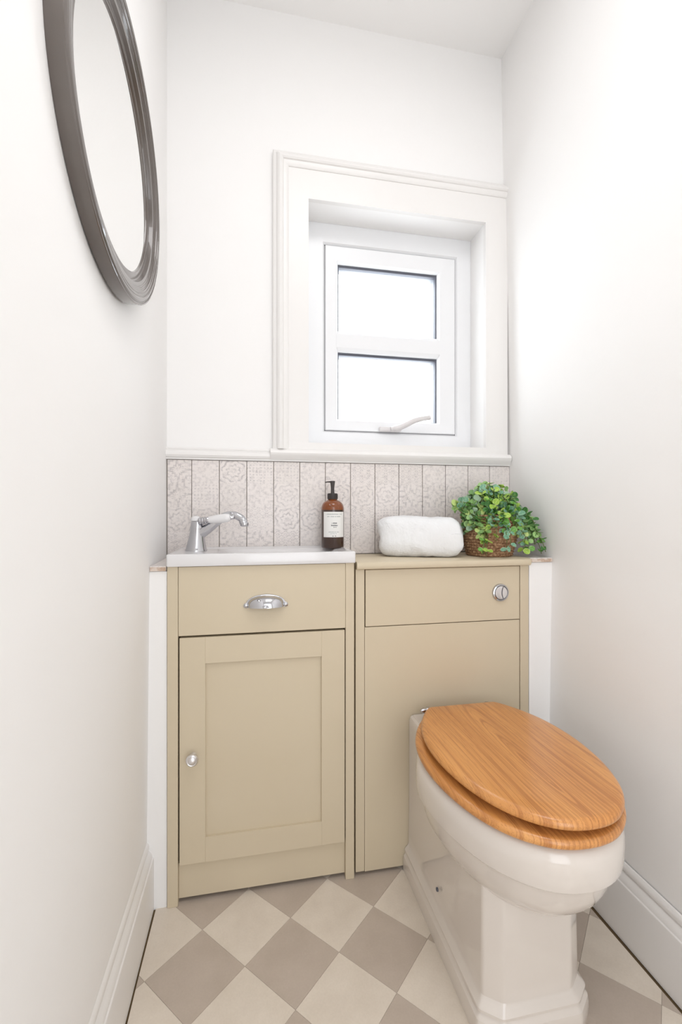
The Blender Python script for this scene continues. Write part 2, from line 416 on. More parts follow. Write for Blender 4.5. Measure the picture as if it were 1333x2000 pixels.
# window
win = bpy.data.objects.new('window_1', None); C.objects.link(win); win.location = (.477, 1.53, OZ0)
struct(win, 'small white two-pane window above the tiled splashback', 'window')
def frame_ring(name, o, i, y0, y1, mat, ys=0, parent=win):
    """four mitred members between outer rect o and inner rect i (x0,x1,z0,z1); front y0, back y1; front face splays in by ys at the inner edge"""
    A = [(o[0], o[2]), (o[1], o[2]), (o[1], o[3]), (o[0], o[3])]; B = [(i[0], i[2]), (i[1], i[2]), (i[1], i[3]), (i[0], i[3])]
    for k in range(4):
        l = (k+1) % 4; bm = bmesh.new(); g = .0004
        e = .004
        def lerp(p, q, t): return (p[0]+(q[0]-p[0])*t, p[1]+(q[1]-p[1])*t)
        def sec(a, b):
            dl = math.dist(a, b); t = e/dl
            return [(a[0], y1, a[1]), (a[0], y0+.0015, a[1]), (*[lerp(a, b, t)[0]], y0, lerp(a, b, t)[1]),
                    (lerp(a, b, 1-2*t)[0], y0+ys*.3, lerp(a, b, 1-2*t)[1]), (b[0], y0+ys+.004, b[1]), (b[0], y1, b[1])]
        loft(bm, [sec(A[k], B[k]), sec(A[l], B[l])])
        d = Vector((A[l][0]-A[k][0], 0, A[l][1]-A[k][1])).normalized()*g
        for v in bm.verts:
            pass
        obj(name, bm, mat, parent, smooth=True, angle=20)
FO = (OX0, OX1, OZ0, OZ1); FI = (.240, .724, 1.279, 1.922)
frame_ring('window_frame', FO, FI, 1.522, 1.60, M['upvc'], .004)
S0 = (.2435, .7205, 1.2825, 1.9185)
obj('sash_seal', (lambda b: (box(FI[0], S0[0], 1.531, 1.55, FI[2], FI[3], bm=b), box(S0[1], FI[1], 1.531, 1.55, FI[2], FI[3], bm=b), box(FI[0], FI[1], 1.531, 1.55, FI[2], S0[2], bm=b), box(FI[0], FI[1], 1.531, 1.55, S0[3], FI[3], bm=b), b)[-1])(bmesh.new()), M['sash_gap'], win)
sash = obj('sash', box(S0[0], S0[0]+.001, 1.55, 1.59, S0[2], S0[3]), M['upvc'], win)
SI = (.288, .656, 1.322, 1.862)
frame_ring('sash_rail', S0, SI, 1.524, 1.60, M['upvc'], .006, parent=sash)
bm = bmesh.new()
zc0, zc1 = 1.556, 1.628
prof = [(1.60, zc0), (1.534, zc0), (1.526, zc0+.010), (1.5245, zc0+.014), (1.5245, zc1-.014), (1.526, zc1-.010), (1.534, zc1), (1.60, zc1)]
zm = (zc0+zc1)/2
loft(bm, [[(.272 + abs(z-zm)*.45, y, z) for y, z in prof], [(.672 - abs(z-zm)*.45, y, z) for y, z in prof]])
obj('glazing_bar', bm, M['upvc'], sash, smooth=True, angle=20)
for z0, z1 in ((1.322, zc0), (zc1, 1.862)):
    b = bmesh.new(); x0, x1 = .288, .656; e = .0045; ya, yb = 1.541, 1.585
    box(x0, x0+e, ya, yb, z0, z1, bm=b); box(x1-e, x1, ya, yb, z0, z1, bm=b); box(x0+e, x1-e, ya, yb, z0, z0+e*.5, bm=b); box(x0+e, x1-e, ya, yb, z1-e*1.9, z1, bm=b)
    obj('pane_seal', b, M['seal'], win)
    obj('pane', box(x0+.001, x1-.001, 1.553, 1.559, z0+.001, z1-.001), M['glass'], win)
hb = obj('window_handle', box(.432, .512, 1.508, 1.5245, 1.281, 1.299, .006, 3), M['handle_white'], win, smooth=True)
b = bmesh.new()
tube(b, curve_pts([(.472, 1.506, 1.290), (.498, 1.500, 1.294), (.520, 1.492, 1.303), (.548, 1.487, 1.317), (.580, 1.485, 1.326), (.608, 1.486, 1.331)]), [.010]*3+[.013]*5+[.0125]*8+[.0115]*8+[.0105]*7, 12, .8)
obj('lever', b, M['handle_white'], hb, smooth=True)
b = bmesh.new(); lathe(b, [(.0042, 0), (.0042, -.0025)], (.503, 1.490, 1.2955), 14, 'Y'); obj('lock_screw', b, M['seal'], hb)

# ------------------------------------------------------------------ vanity cabinet
YF = 1.195
van = thing('vanity_cabinet', 'cream painted cabinet under the white basin, with chrome cup handle', 'cabinet', (.029, 1.30, 0))
obj('side_panel', box(-.2135, -.1875, YF, 1.4, 0, .8615, .0012), M['cab'], van)
obj('side_panel', box(.2465, .2705, YF, 1.4, 0, .8615, .0012), M['cab'], van)
obj('carcass', box(-.1875, .2465, YF+.024, 1.4, .012, .8615), M['gap'], van)
obj('plinth', box(-.1872, .2462, YF+.011, YF+.0235, .012, .1015, .0006, 1), M['cab'], van)
dr = obj('drawer_front', box(-.1868, .2462, YF+.0008, YF+.019, .6845, .8605, .0014), M['cab'], van)
dp = obj('door', (lambda b: (
    box(-.1838, -.1202, YF-.0005, YF+.0195, .1035, .6795, .0008, 1, b), box(.1802, .2438, YF-.0005, YF+.0195, .1035, .6795, .0008, 1, b),
    box(-.1204, .1804, YF-.0003, YF+.0195, .1035, .1675, .0003, 1, b), box(-.1204, .1804, YF-.0003, YF+.0195, .612, .6795, .0003, 1, b), b)[-1])(bmesh.new()), M['cab'], van)
obj('door_panel', box(-.1215, .1815, YF+.0075, YF+.0185, .166, .613), M['cab'], dp)
# knob
b = bmesh.new(); lathe(b, [(.0085, 0), (.0085, -.004), (.0055, -.007), (.0052, -.013), (.0125, -.018), (.0155, -.022), (.0150, -.026), (.0115, -.0295), (.0098, -.0290), (.0085, -.0308), (.004, -.0322), (.0005, -.0325)], (-.150, YF-.0005, .380), 32, 'Y')
obj('knob', b, M['satin'], dp, smooth=True, angle=60)
# cup handle: quarter ellipsoid shell with back flange and end ears
b = bmesh.new(); hx, hz = .0325, .762; A, H, D = .047, .030, .027
NU, NV = 28, 12
def cup(o, u, v):   # u 0..pi across, v 0..pi/2 from wall-top to front
    a = A-o; h = H-o; d = D-o
    return (hx - a*math.cos(u)*1.0, YF - d*math.sin(u)**.75*math.sin(v) , hz - .010 + h*(math.sin(u)**.6)*math.cos(v)*(1) if v < PI/2-1e-6 else hz-.010)
for o in (0, .0018):
    G = [[b.verts.new(cup(o, PI*(i+.001)/(NU+.002), PI/2*j/NV)) for j in range(NV+1)] for i in range(NU+1)]
    for i in range(NU):
        for j in range(NV): b.faces.new((G[i][j], G[i+1][j], G[i+1][j+1], G[i][j+1]))
    if o == 0: G0_ = G
for i in range(NU): b.faces.new((G0_[i][NV], G0_[i+1][NV], G[i+1][NV], G[i][NV]))
ho = obj('cup_handle', b, M['chrome'], dr, smooth=True, angle=60)
fl = []
for k in range(40):
    a = PI*k/39; fl.append((hx - .0535*math.cos(a), hz-.012 + .034*math.sin(a)**.75))
b = bmesh.new(); loft(b, [[(x, YF+.0006, z) for x, z in fl], [(x, YF-.0018, z) for x, z in fl], [(hx+(x-hx)*.97, YF-.0026, hz-.012+(z-hz+.012)*.96) for x, z in fl]])
for s in (-1, 1):
    lathe(b, [(.0062, .0006), (.0062, -.003), (.004, -.0046), (.0005, -.005)], (hx+s*.0515, YF, hz-.0055), 16, 'Y')
obj('cup_handle_plate', b, M['chrome'], dr, smooth=True, angle=50)
# small raised motif on the cup
b = bmesh.new()
for k in range(7):
    a = math.radians(20+k*23.3)
    tube(b, [(hx-.002, YF-.0268, hz-.009), (hx-.002-.008*math.cos(a), YF-.0272+.0022*math.sin(a), hz-.009+.007*math.sin(a)), (hx-.002-.012*math.cos(a), YF-.0262+.005*math.sin(a), hz-.009+.012*math.sin(a))], [.0012, .0018, .0007], 6)
obj('cup_handle_motif', b, M['chrome'], dr, smooth=True)

# ------------------------------------------------------------------ WC unit
YW = 1.2000
wc = thing('toilet_cabinet', 'cream painted cabinet enclosing the cistern, behind the toilet', 'cabinet', (.54, 1.30, 0))
obj('side_panel', box(.2755, .3005, YW, 1.4, .012, .8425, .0012), M['cab'], wc)
obj('side_panel', box(.7745, .8020, YW, 1.4, .012, .8425, .0012), M['cab'], wc)
obj('carcass', box(.3005, .7745, YW+.022, 1.4, .03, .8425), M['gap'], wc)
up = obj('upper_panel', box(.3035, .7722, YW+.0002, YW+.018, .6842, .8405, .0012), M['cab'], wc)
obj('lower_panel', box(.3012, .7722, YW+.0002, YW+.018, .010, .6822, .0012), M['cab'], wc)
fx, fz = .709, .765
b = bmesh.new(); lathe(b, [(.0255, .0), (.0255, -.004), (.0245, -.006), (.0215, -.0072), (.0205, -.0055), (.0205, -.002)], (fx, YW, fz), 40, 'Y')
fb = obj('flush_button', b, M['chrome'], up, smooth=True, angle=35)
def disc_part(pts, y0, y1, name):
    b = bmesh.new(); cx = sum(p[0] for p in pts)/len(pts); cz = sum(p[1] for p in pts)/len(pts)
    loft(b, [[(x, y0, z) for x, z in pts], [(x, y1+.0015, z) for x, z in pts], [(cx+(x-cx)*.93, y1, cz+(z-cz)*.93) for x, z in pts]])
    return obj(name, b, M['satin'], fb, smooth=True, angle=50)
R_ = .0195; sm, bg_ = [], []
for k in range(25):
    a = -math.radians(68)+math.radians(136)*k/24; sm.append((fx+R_*math.cos(a), fz+R_*math.sin(a)))
x_c = fx+R_*math.cos(math.radians(68)); zc_ = R_*math.sin(math.radians(68))
for k in range(1, 16):
    t = 1-2*k/16; sm.append((x_c-.0045*(1-t*t), fz+zc_*t))
for k in range(33):
    a = math.radians(72)+math.radians(216)*k/32; bg_.append((fx+R_*math.cos(a), fz+R_*math.sin(a)))
for k in range(1, 16):
    t = -1+2*k/16; bg_.append((fx+R_*math.cos(math.radians(72))-.0055*(1-t*t)-.0008, fz+R_*math.sin(math.radians(72))*t))
disc_part(bg_, YW-.001, YW-.0085, 'full_flush'); disc_part(sm, YW-.001, YW-.0075, 'half_flush')

# worktop over the WC unit
b = bmesh.new()
x0, x1 = .2765, .8035
prof = [(1.4185, .8430), (1.1905, .8430), (1.1865, .8445), (1.1845, .8485), (1.1845, .8565), (1.1870, .8612), (1.1920, .8637), (1.4185, .8637)]
loft(b, [[(x0, y, z) for y, z in prof], [(x1-.004, y, z) for y, z in prof], [(x1, y+.004 if y < 1.3 else y, z) for y, z in prof]])
tag(obj('worktop', b, M['cab'], smooth=True, angle=30), 'cream round-nosed top under the towel and plant', 'worktop')

# ------------------------------------------------------------------ basin
bx0, bx1, by0, by1, bz0, bz1 = -.2145, .2730, 1.186, 1.4185, .8622, .8935
def rrect(x0, x1, y0, y1, r, z, n=6):
    out = []
    for cx, cy, a0 in ((x1-r, y1-r, 0), (x0+r, y1-r, 90), (x0+r, y0+r, 180), (x1-r, y0+r, 270)):
        for k in range(n+1):
            a = math.radians(a0+90*k/n); out.append((cx+r*math.cos(a), cy+r*math.sin(a), z))
    return out
b = bmesh.new()
rings = [rrect(bx0+.001, bx1-.001, by0+.001, by1, .004, bz0), rrect(bx0, bx1, by0, by1, .005, bz0+.002), rrect(bx0, bx1, by0, by1, .005, bz1-.003),
         rrect(bx0+.0012, bx1-.0012, by0+.0012, by1-.001, .005, bz1-.0008), rrect(bx0+.004, bx1-.004, by0+.004, by1-.004, .005, bz1),
         rrect(bx0+.012, bx1-.012, by0+.012, by1-.008, .008, bz1),
         rrect(bx0+.016, bx1-.016, by0+.016, by1-.011, .010, bz1-.002),
         rrect(bx0+.12, bx1-.032, by0+.024, by1-.04, .035, bz1-.0035), rrect(bx0+.13, bx1-.040, by0+.030, by1-.048, .035, bz1-.008),
         rrect(bx0+.15, bx1-.055, by0+.045, by1-.062, .03, bz1-.022), rrect(bx0+.20, bx1-.10, by0+.07, by1-.09, .02, bz1-.028)]
loft(b, rings)
tag(obj('basin', b, M['basin'], smooth=True, angle=35), 'shallow white rectangular basin on top of the left cream cabinet', 'basin')

# ------------------------------------------------------------------ tap
tz = bz1-.0035+.0006; tx, ty = -.158, 1.318
tap = thing('tap', 'traditional chrome mixer tap with white ceramic lever on the basin', 'tap', (tx, ty, tz))
b = bmesh.new(); T = 20
prof = [(.0300, 0), (.0300, .003), (.0285, .006), (.0275, .010), (.0250, .022), (.0220, .036), (.0198, .050), (.0186, .060), (.0196, .063), (.0196, .067), (.0184, .070), (.0180, .079), (.0165, .084), (.006, .086)]
lathe(b, [(r, h) for r, h in prof], (tx, ty, tz), 36)
for v in b.verts:
    v.co.x += .004*((v.co.z-tz)/.086) - .0
body = obj('tap_body', b, M['chrome'], tap, smooth=True, angle=50)
b = bmesh.new()
P = curve_pts([(tx+.004, ty, tz+.046), (tx+.025, ty-.004, tz+.058), (tx+.052, ty-.010, tz+.078), (tx+.080, ty-.016, tz+.098), (tx+.104, ty-.021, tz+.101), (tx+.124, ty-.025, tz+.092), (tx+.133, ty-.027, tz+.078)], 6)
n = len(P); tube(b, P, [.0175-.0070*min(1, i/(n*.5)) + (.0015 if i > n-5 else 0) for i in range(n)], 18)
obj('spout', b, M['chrome'], tap, smooth=True, angle=60)
b = bmesh.new(); e = P[-1]; lathe(b, [(.0105, .006), (.0118, .004), (.0118, -.004), (.0100, -.006), (.0080, -.0062)], (e.x+.0005, e.y, e.z-.003), 20)
obj('aerator', b, M['chrome'], tap, smooth=True, angle=50)
# indice dome
b = bmesh.new(); lathe(b, [(.0135, 0), (.0140, .004), (.0128, .009), (.009, .0125), (.003, .014), (.0003, .0142)], (tx+.000, ty-.006, tz+.0845), 24)
obj('ceramic_cap', b, M['basin'], tap, smooth=True)
# lever
hub = (tx+.016, ty-.020, tz+.085)
d = Vector((1, -.10, .115)).normalized()
b = bmesh.new(); q = Vector(hub)
tube(b, [q+d*s for s in (-.006, -.003, 0, .004, .007, .011, .014, .018, .022)], [.008, .0105, .0085, .0105, .0085, .0105, .0080, .0100, .0085], 20)
obj('lever_collar', b, M['chrome'], tap, smooth=True)
b = bmesh.new(); L = [.018, .024, .034, .046, .058, .070, .076, .080]
tube(b, [q+d*s for s in L], [.0080, .0098, .0112, .0122, .0126, .0122, .0108, .0075], 22)
lv = obj('ceramic_lever', b, M['basin'], tap, smooth=True)
b = bmesh.new(); tube(b, [q+d*s for s in (.078, .081, .084, .088, .091, .0925)], [.0065, .0075, .0062, .0068, .005, .001], 18)
obj('lever_tip', b, M['chrome'], lv, smooth=True)

# ------------------------------------------------------------------ soap bottle
sx, sy, sz = .238, 1.352, bz1-.0035+.0006
bot = thing('soap_bottle', 'amber pump bottle with white label and black pump on the basin corner', 'bottle', (sx, sy, sz))
b = bmesh.new()
lathe(b, [(.030, 0), (.0335, .0012), (.0350, .005), (.0350, .117), (.0345, .124), (.0325, .131), (.0285, .1375), (.0225, .1425), (.0165, .1455), (.0135, .1475), (.0130, .152)], (sx, sy, sz), 40)
bb = obj('bottle_body', b, M['amber'], bot, smooth=True, angle=50)
b = bmesh.new()
lathe(b, [(.0145, .1478), (.0152, .149), (.0152, .1645), (.0142, .1662), (.0062, .1664), (.0055, .169), (.0052, .180), (.0060, .190), (.0072, .1985), (.0076, .203), (.0072, .2042)], (sx, sy, sz), 28)
for k in range(28):
    a = 2*PI*k/28; tube(b, [(sx+.0153*math.cos(a), sy+.0153*math.sin(a), sz+.150), (sx+.0153*math.cos(a), sy+.0153*math.sin(a), sz+.164)], .0006, 4)
pm = obj('pump', b, M['black'], bot, smooth=True, angle=40)
b = bmesh.new()
tube(b, [(sx+.006, sy, sz+.2015), (sx-.006, sy-.001, sz+.2015), (sx-.016, sy-.003, sz+.2010), (sx-.0235, sy-.005, sz+.1995)], [.0036, .0034, .0026, .0022], 10, .75)
obj('nozzle', b, M['black'], pm, smooth=True)
# label wrapped on the side facing the room
fa = math.atan2(-sy, -sx) + .16
def lab(r, ang, z): return (sx+r*math.cos(ang), sy+r*math.sin(ang), sz+z)
half = math.radians(58); lz0, lz1 = .034, .110; b = bmesh.new()
N = 20
ring = lambda r: [[lab(r, fa-half+2*half*k/N, z) for z in (lz0, lz1)] for k in range(N+1)]
o_, i_ = ring(.03545), ring(.0351)
loft(b, [[i_[k][0], i_[k][1], o_[k][1], o_[k][0]] for k in range(N+1)])
lb = obj('label', b, M['label'], bot, smooth=True, angle=30)
def ink_rows(rows, mat, name):
    b = bmesh.new(); rr = random.Random(3)
    for z, h, wdt, x_off, gap in rows:
        s = -wdt/2
        while s < wdt/2:
            l = rr.uniform(.0009, .0022)
            if rr.random() < gap: s += l; continue
            a0_, a1_ = fa + (x_off+s)/.0355, fa + (x_off+min(s+l, wdt/2))/.0355
            hh = h*rr.uniform(.65, 1)
            loft(b, [[lab(.0354, a0_, z), lab(.0354, a0_, z+hh), lab(.0357, a0_, z+hh), lab(.0357, a0_, z)], [lab(.0354, a1_, z), lab(.0354, a1_, z+hh), lab(.0357, a1_, z+hh), lab(.0357, a1_, z)]])
            s += l + rr.uniform(.0002, .0006)
    obj(name, b, mat, lb)['kind'] = 'stuff'
ink_rows([(.0745, .0036, .016, 0, .15), (.0675, .0040, .020, 0, .05), (.0630, .0026, .013, 0, .05), (.0365, .0028, .0035, -.0045, 0), (.0365, .0028, .0035, .0035, 0)], M['ink'], 'lettering')
ink_rows([(.1015, .0028, .052, 0, .12), (.0945, .0028, .042, -.001, .12), (.0485, .0022, .036, 0, .2), (.0440, .0018, .020, -.003, .3)], M['ink2'], 'small_print')

# ------------------------------------------------------------------ towel
TA = math.radians(-22); tcx, tcy = .5050, 1.3150
tw = None
b = bmesh.new(); L2, D2, H2 = .126, .060, .1230
NS, NR = 150, 190; rings = []
for i in range(NS+1):
    s = -1+2*i/NS; s = math.copysign(abs(s)**.8, s)
    e = (1-abs(s)**5)**.45 if abs(s) < 1 else 0
    e = max(e, .04); ring = []
    for k in range(NR):
        a = 2*PI*k/NR; ca, sa = math.cos(a), math.sin(a)
        ex = .66
        yy = D2*math.copysign(abs(ca)**ex, ca)*(.86+.14*e)*(e**.35)
        zz = H2/2*math.copysign(abs(sa)**ex, sa)*(.80+.20*e)*(e**.3)
        x = L2*s
        # folded lip along the lower front, sagging top
        zz += H2/2
        if zz > H2*.6: zz -= .006*(1-s*s)*0 + .004*s
        p = Vector((x, yy, zz)); nv = noise.noise(p*16+Vector((3, 1, 2)))*.0075 + noise.noise(p*48)*.0022 + noise.noise(p*230)*.0008 + noise.noise(p*520)*.0006
        q = Vector((x*1.0, yy, zz-H2/2)).normalized()
        p += q*nv
        # roll crease at the ends
        p.x += .004*math.sin(a*2+1)*(abs(s)**6)
        p.z = max(p.z, .0008)
        X = tcx + p.x*math.cos(TA) - p.y*math.sin(TA); Y = tcy + p.x*math.sin(TA) + p.y*math.cos(TA)
        ring.append((X, Y, .8637+p.z))
    rings.append(ring)
loft(b, rings)
tag(obj('towel', b, M['towel'], smooth=True, angle=180, loc=(tcx, tcy, .8637)), 'rolled white towel on the cream worktop beside the plant', 'towel')

# ------------------------------------------------------------------ plant in basket
pcx, pcy, pz = .7300, 1.300, .8642
pl = thing('potted_plant', 'leafy green trailing plant in a brown woven basket', 'plant', (pcx, pcy, pz))
def brad(z): return .066 + .016*min(1, z/.06) - .004*max(0, (z-.08)/.06)
b = bmesh.new(); rows = 15; per = 6; NA = 120; HB = .128; rings = []
for i in range(rows*per+1):
    z = HB*i/(rows*per); row = int(i/per); ph = (i % per)/per
    bulge = .0032*math.sin(PI*ph)**.8
    ring = []
    for k in range(NA):
        a = 2*PI*k/NA; tw_ = .0016*math.sin(a*40 + (row % 2)*PI + ph*2.2)
        r = brad(z)+bulge+tw_*math.sin(PI*ph)
        ring.append((pcx+r*math.cos(a), pcy+r*math.sin(a), pz+z))
    rings.append(ring)
R0 = rings[-1]
for rr, zz in ((.066, HB), (.064, HB-.02), (.01, HB-.022)):
    rings.append([(pcx+rr*math.cos(2*PI*k/NA), pcy+rr*math.sin(2*PI*k/NA), pz+zz) for k in range(NA)])
loft(b, rings); bs = obj('basket', b, M['basket'], pl, smooth=True, angle=60)
for s in (-1, 1):     # basket loop handles
    b = bmesh.new(); P = []
    for k in range(13):
        a = PI*k/12; P.append((pcx+s*(.080+.006*math.sin(a)), pcy-.026+.05*(k/12)-.0, pz+HB-.012+.028*math.sin(a)))
    tube(b, P, .0055, 10); obj('basket_handle', b, M['basket'], bs, smooth=True)

def leaf_mesh(cup, wd, mat, nm):
    b = bmesh.new(); n = 10; c = b.verts.new((0, .5, -cup*.5))
    ring = []
    for k in range(n):
        a = 2*PI*k/n - PI/2; r = .5
        x = r*math.cos(a)*wd; y = .5+r*math.sin(a)*(1 if k else 1.0)
        ring.append(b.verts.new((x, y, cup*.9*(abs(x)*1.6)**1.5)))
    for k in range(n): b.faces.new((c, ring[k], ring[(k+1) % n]))
    me = bpy.data.meshes.new(nm); b.to_mesh(me); b.free()
    me.materials.append(mat)
    for p in me.polygons: p.use_smooth = True
    return me
LM = []
for key, wt in (('leaf_green', 5), ('leaf_blue', 4), ('leaf_lime', 3), ('leaf_dark', 2)):
    ms = [leaf_mesh(c, w_, M[key], 'leaf') for c, w_ in ((.25, .92), (.4, .8), (.12, .98))]
    LM += [(ms, wt)]
rp = random.Random(11); leaves = []; stems = bmesh.new()
def sprig(p0, p1, bend, n, size, key=None):
    p0, p1 = Vector(p0), Vector(p1); mid = (p0+p1)/2 + Vector(bend)
    pts = [p0*(1-t)**2 + mid*2*t*(1-t) + p1*t*t for t in [k/10 for k in range(11)]]
    tube(stems, pts, .0011, 5)
    kk = key if key is not None else rp.choices(range(4), [w for _, w in LM])[0]
    for j in range(n):
        t = .35+.65*(j+.5)/n if n > 2 else .8+.2*j
        f = t*10; i = min(9, int(f)); p = pts[i].lerp(pts[i+1], f-i)
        d = (pts[i+1]-pts[i]).normalized()
        a = rp.random()*PI
        side = d.cross(Vector((math.cos(a), math.sin(a), .3))).normalized()
        for sg in (-1, 1):
            lo = (side*sg + d*rp.uniform(.2, .8)).normalized()
            up = Vector((rp.gauss(0, .45)-.15, rp.gauss(0, .45)-.7, .75)); up = (up - lo*up.dot(lo))
            if up.length < .1: up = Vector((0, 0, 1)) - lo*lo.z
            up.normalize(); xa = lo.cross(up).normalized()
            s = size*rp.uniform(.75, 1.15)*(1-.15*t)
            Mx = Matrix(((xa.x*s, lo.x*s, up.x*s, p.x), (xa.y*s, lo.y*s, up.y*s, p.y), (xa.z*s, lo.z*s, up.z*s, p.z), (0, 0, 0, 1)))
            leaves.append((Mx, rp.choice(LM[kk][0])))
top = Vector((pcx, pcy, pz+HB-.01))
for k in range(92):                       # dome
    a = 2*PI*rp.random(); el = math.asin(rp.uniform(-.02, 1)); R = .088*rp.uniform(.82, 1.10)
    dv = Vector((math.cos(a)*math.cos(el)*1.0, math.sin(a)*math.cos(el)*.92, math.sin(el)*1.15))
    if pcy + dv.y*R > 1.405: continue
    p1 = Vector((pcx+.008, pcy, pz+HB-.008)) + dv*R
    sprig(top+dv*.02, p1, (0, 0, .015), 3, .024)
for k in range(44):                       # skirt falling over the basket rim
    a = rp.uniform(-PI*1.02, .12); R = rp.uniform(.086, .102); dz = rp.uniform(.0, .07)
    p1 = (pcx+.006+R*math.cos(a)*1.03, pcy+R*math.sin(a), pz+HB-.006-dz)
    sprig((pcx+.05*math.cos(a), pcy+.05*math.sin(a), pz+HB), p1, (.02*math.cos(a), .02*math.sin(a), .03), 3, .022)
# long trailing stems: right side down to the ledge, low left, front centre, left arm
tr = [((.86, 1.222, .873), (.05, -.02, .07), 6, 0), ((.845, 1.232, .90), (.05, -.02, .07), 6, 3), ((.838, 1.25, .93), (.05, 0, .06), 6, 0), ((.82, 1.225, .882), (.05, -.03, .08), 7, 0),
      ((.80, 1.215, .895), (.03, -.05, .08), 6, 1), ((.80, 1.222, .875), (.03, -.05, .08), 6, 2), ((.835, 1.215, .955), (.04, -.03, .06), 5, 3), ((.845, 1.26, .975), (.04, -.01, .05), 5, 0),
      ((.785, 1.208, .93), (.02, -.05, .08), 5, 1), ((.665, 1.215, .878), (-.03, -.05, .05), 4, 2), ((.658, 1.235, .940), (-.04, -.03, .06), 5, 2), ((.650, 1.25, .965), (-.05, -.02, .06), 5, 0),
      ((.632, 1.27, 1.000), (-.05, -.02, .04), 5, 2), ((.628, 1.265, .985), (-.05, -.02, .04), 4, 3), ((.645, 1.26, 1.02), (-.04, -.02, .04), 5, 0), ((.728, 1.196, .895), (0, -.06, .06), 2, 1),
      ((.742, 1.198, .905), (0, -.06, .06), 2, 1), ((.855, 1.215, .905), (.05, -.03, .06), 5, 0), ((.700, 1.205, .915), (-.01, -.05, .06), 3, 2), ((.765, 1.2, .94), (.01, -.05, .07), 4, 0),
      ((.848, 1.24, .945), (.05, -.02, .06), 6, 3), ((.862, 1.205, .88), (.05, -.03, .06), 5, 3), ((.604, 1.29, 1.010), (-.04, -.02, .04), 6, 0), ((.608, 1.28, 1.022), (-.04, -.02, .04), 6, 2), ((.622, 1.265, 1.005), (-.05, -.02, .04), 6, 3), ((.612, 1.262, 1.03), (-.03, -.02, .03), 6, 1),
      ((.672, 1.212, .872), (-.03, -.05, .05), 4, 2), ((.66, 1.212, .876), (-.03, -.05, .05), 4, 0), ((.69, 1.205, .955), (-.03, -.05, .06), 5, 1)]
for p1, bend, n, key in tr: sprig(top, p1, bend, n, .022, key)
def yclamp(m):
    t = m.translation
    if t.x > .857: t.x = .857
    if t.y > 1.402: t.y = 1.402
    if t.z < pz+.012: t.z = pz+.012
    m.translation = t; return m
leaves = [(yclamp(m), me) for m, me in leaves]
leaves.sort(key=lambda q: q[0].translation.y - .5*abs(q[0].translation.z-pz-.07))
off = Matrix.Translation(-Vector((pcx, pcy, pz)))
for Mx, me in leaves[:300]:
    o = bpy.data.objects.new('leaf', me); C.objects.link(o); o.parent = pl; o.matrix_local = off @ Mx
rest = leaves[300:]
bmr = {}
b = bmesh.new(); mats = []
for Mx, me in rest:
    m = me.materials[0]
    if m not in mats: mats.append(m)
    n0 = len(b.faces); nv = len(b.verts); b.from_mesh(me); b.verts.ensure_lookup_table(); b.faces.ensure_lookup_table()
    for v in b.verts[nv:]: v.co = Mx @ v.co
    for f in b.faces[n0:]: f.material_index = mats.index(m); f.smooth = True
o = obj('inner_leaves', b, [M[k] for k in ('leaf_green',)] if not mats else mats, pl); o['kind'] = 'stuff'
o = obj('stems', stems, M['stem'], pl); o['kind'] = 'stuff'

# ------------------------------------------------------------------ toilet
cx = .5555
wt = thing('toilet', 'white ceramic toilet with closed oak seat, against the cream cabinet', 'toilet', (cx, 1.0, 0))
def octo(hw, yf, ch_x, ch_y, yb, z, c=.545):
    return [(c-hw, yb, z), (c-hw, yf+ch_y, z), (c-ch_x, yf, z), (c+ch_x, yf, z), (c+hw, yf+ch_y, z), (c+hw, yb, z)]
def oct_r(hw, yf, chx, chy, yb, z, c=.545, r=.006):
    """chamfered plan with softened corners"""
    P = octo(hw, yf, chx, chy, yb, z, c-.010); P[0] = (c-hw-.0130, yb, z); P[5] = (c+hw+.024, yb, z); out = [P[0]]
    for i in range(1, 5):
        a, p, d = Vector(P[i-1]), Vector(P[i]), Vector(P[i+1])
        u, v = (a-p).normalized()*r, (d-p).normalized()*r
        for t in (0, .33, .67, 1): out.append(tuple((p+u)*(1-t)**2 + p*2*t*(1-t) + (p+v)*t*t))
    out.append(P[5]); return out
YBK = 1.1985
b = bmesh.new()
sh = []
for z, o in ((0, .0155), (.010, .0165), (.030, .0165), (.040, .015), (.046, .0105), (.050, .0085), (.053, .0115), (.058, .0115), (.063, .0085), (.068, .003), (.074, .0), (.10, 0), (.20, -.0015), (.30, -.002), (.40, -.002), (.418, -.0025), (.4255, -.005), (.4295, -.010), (.4303, -.016)):
    sh.append(oct_r(.1050+o, .770-o, .072+o*.7, .024+o*.3, YBK, z, .5455))
loft(b, sh)
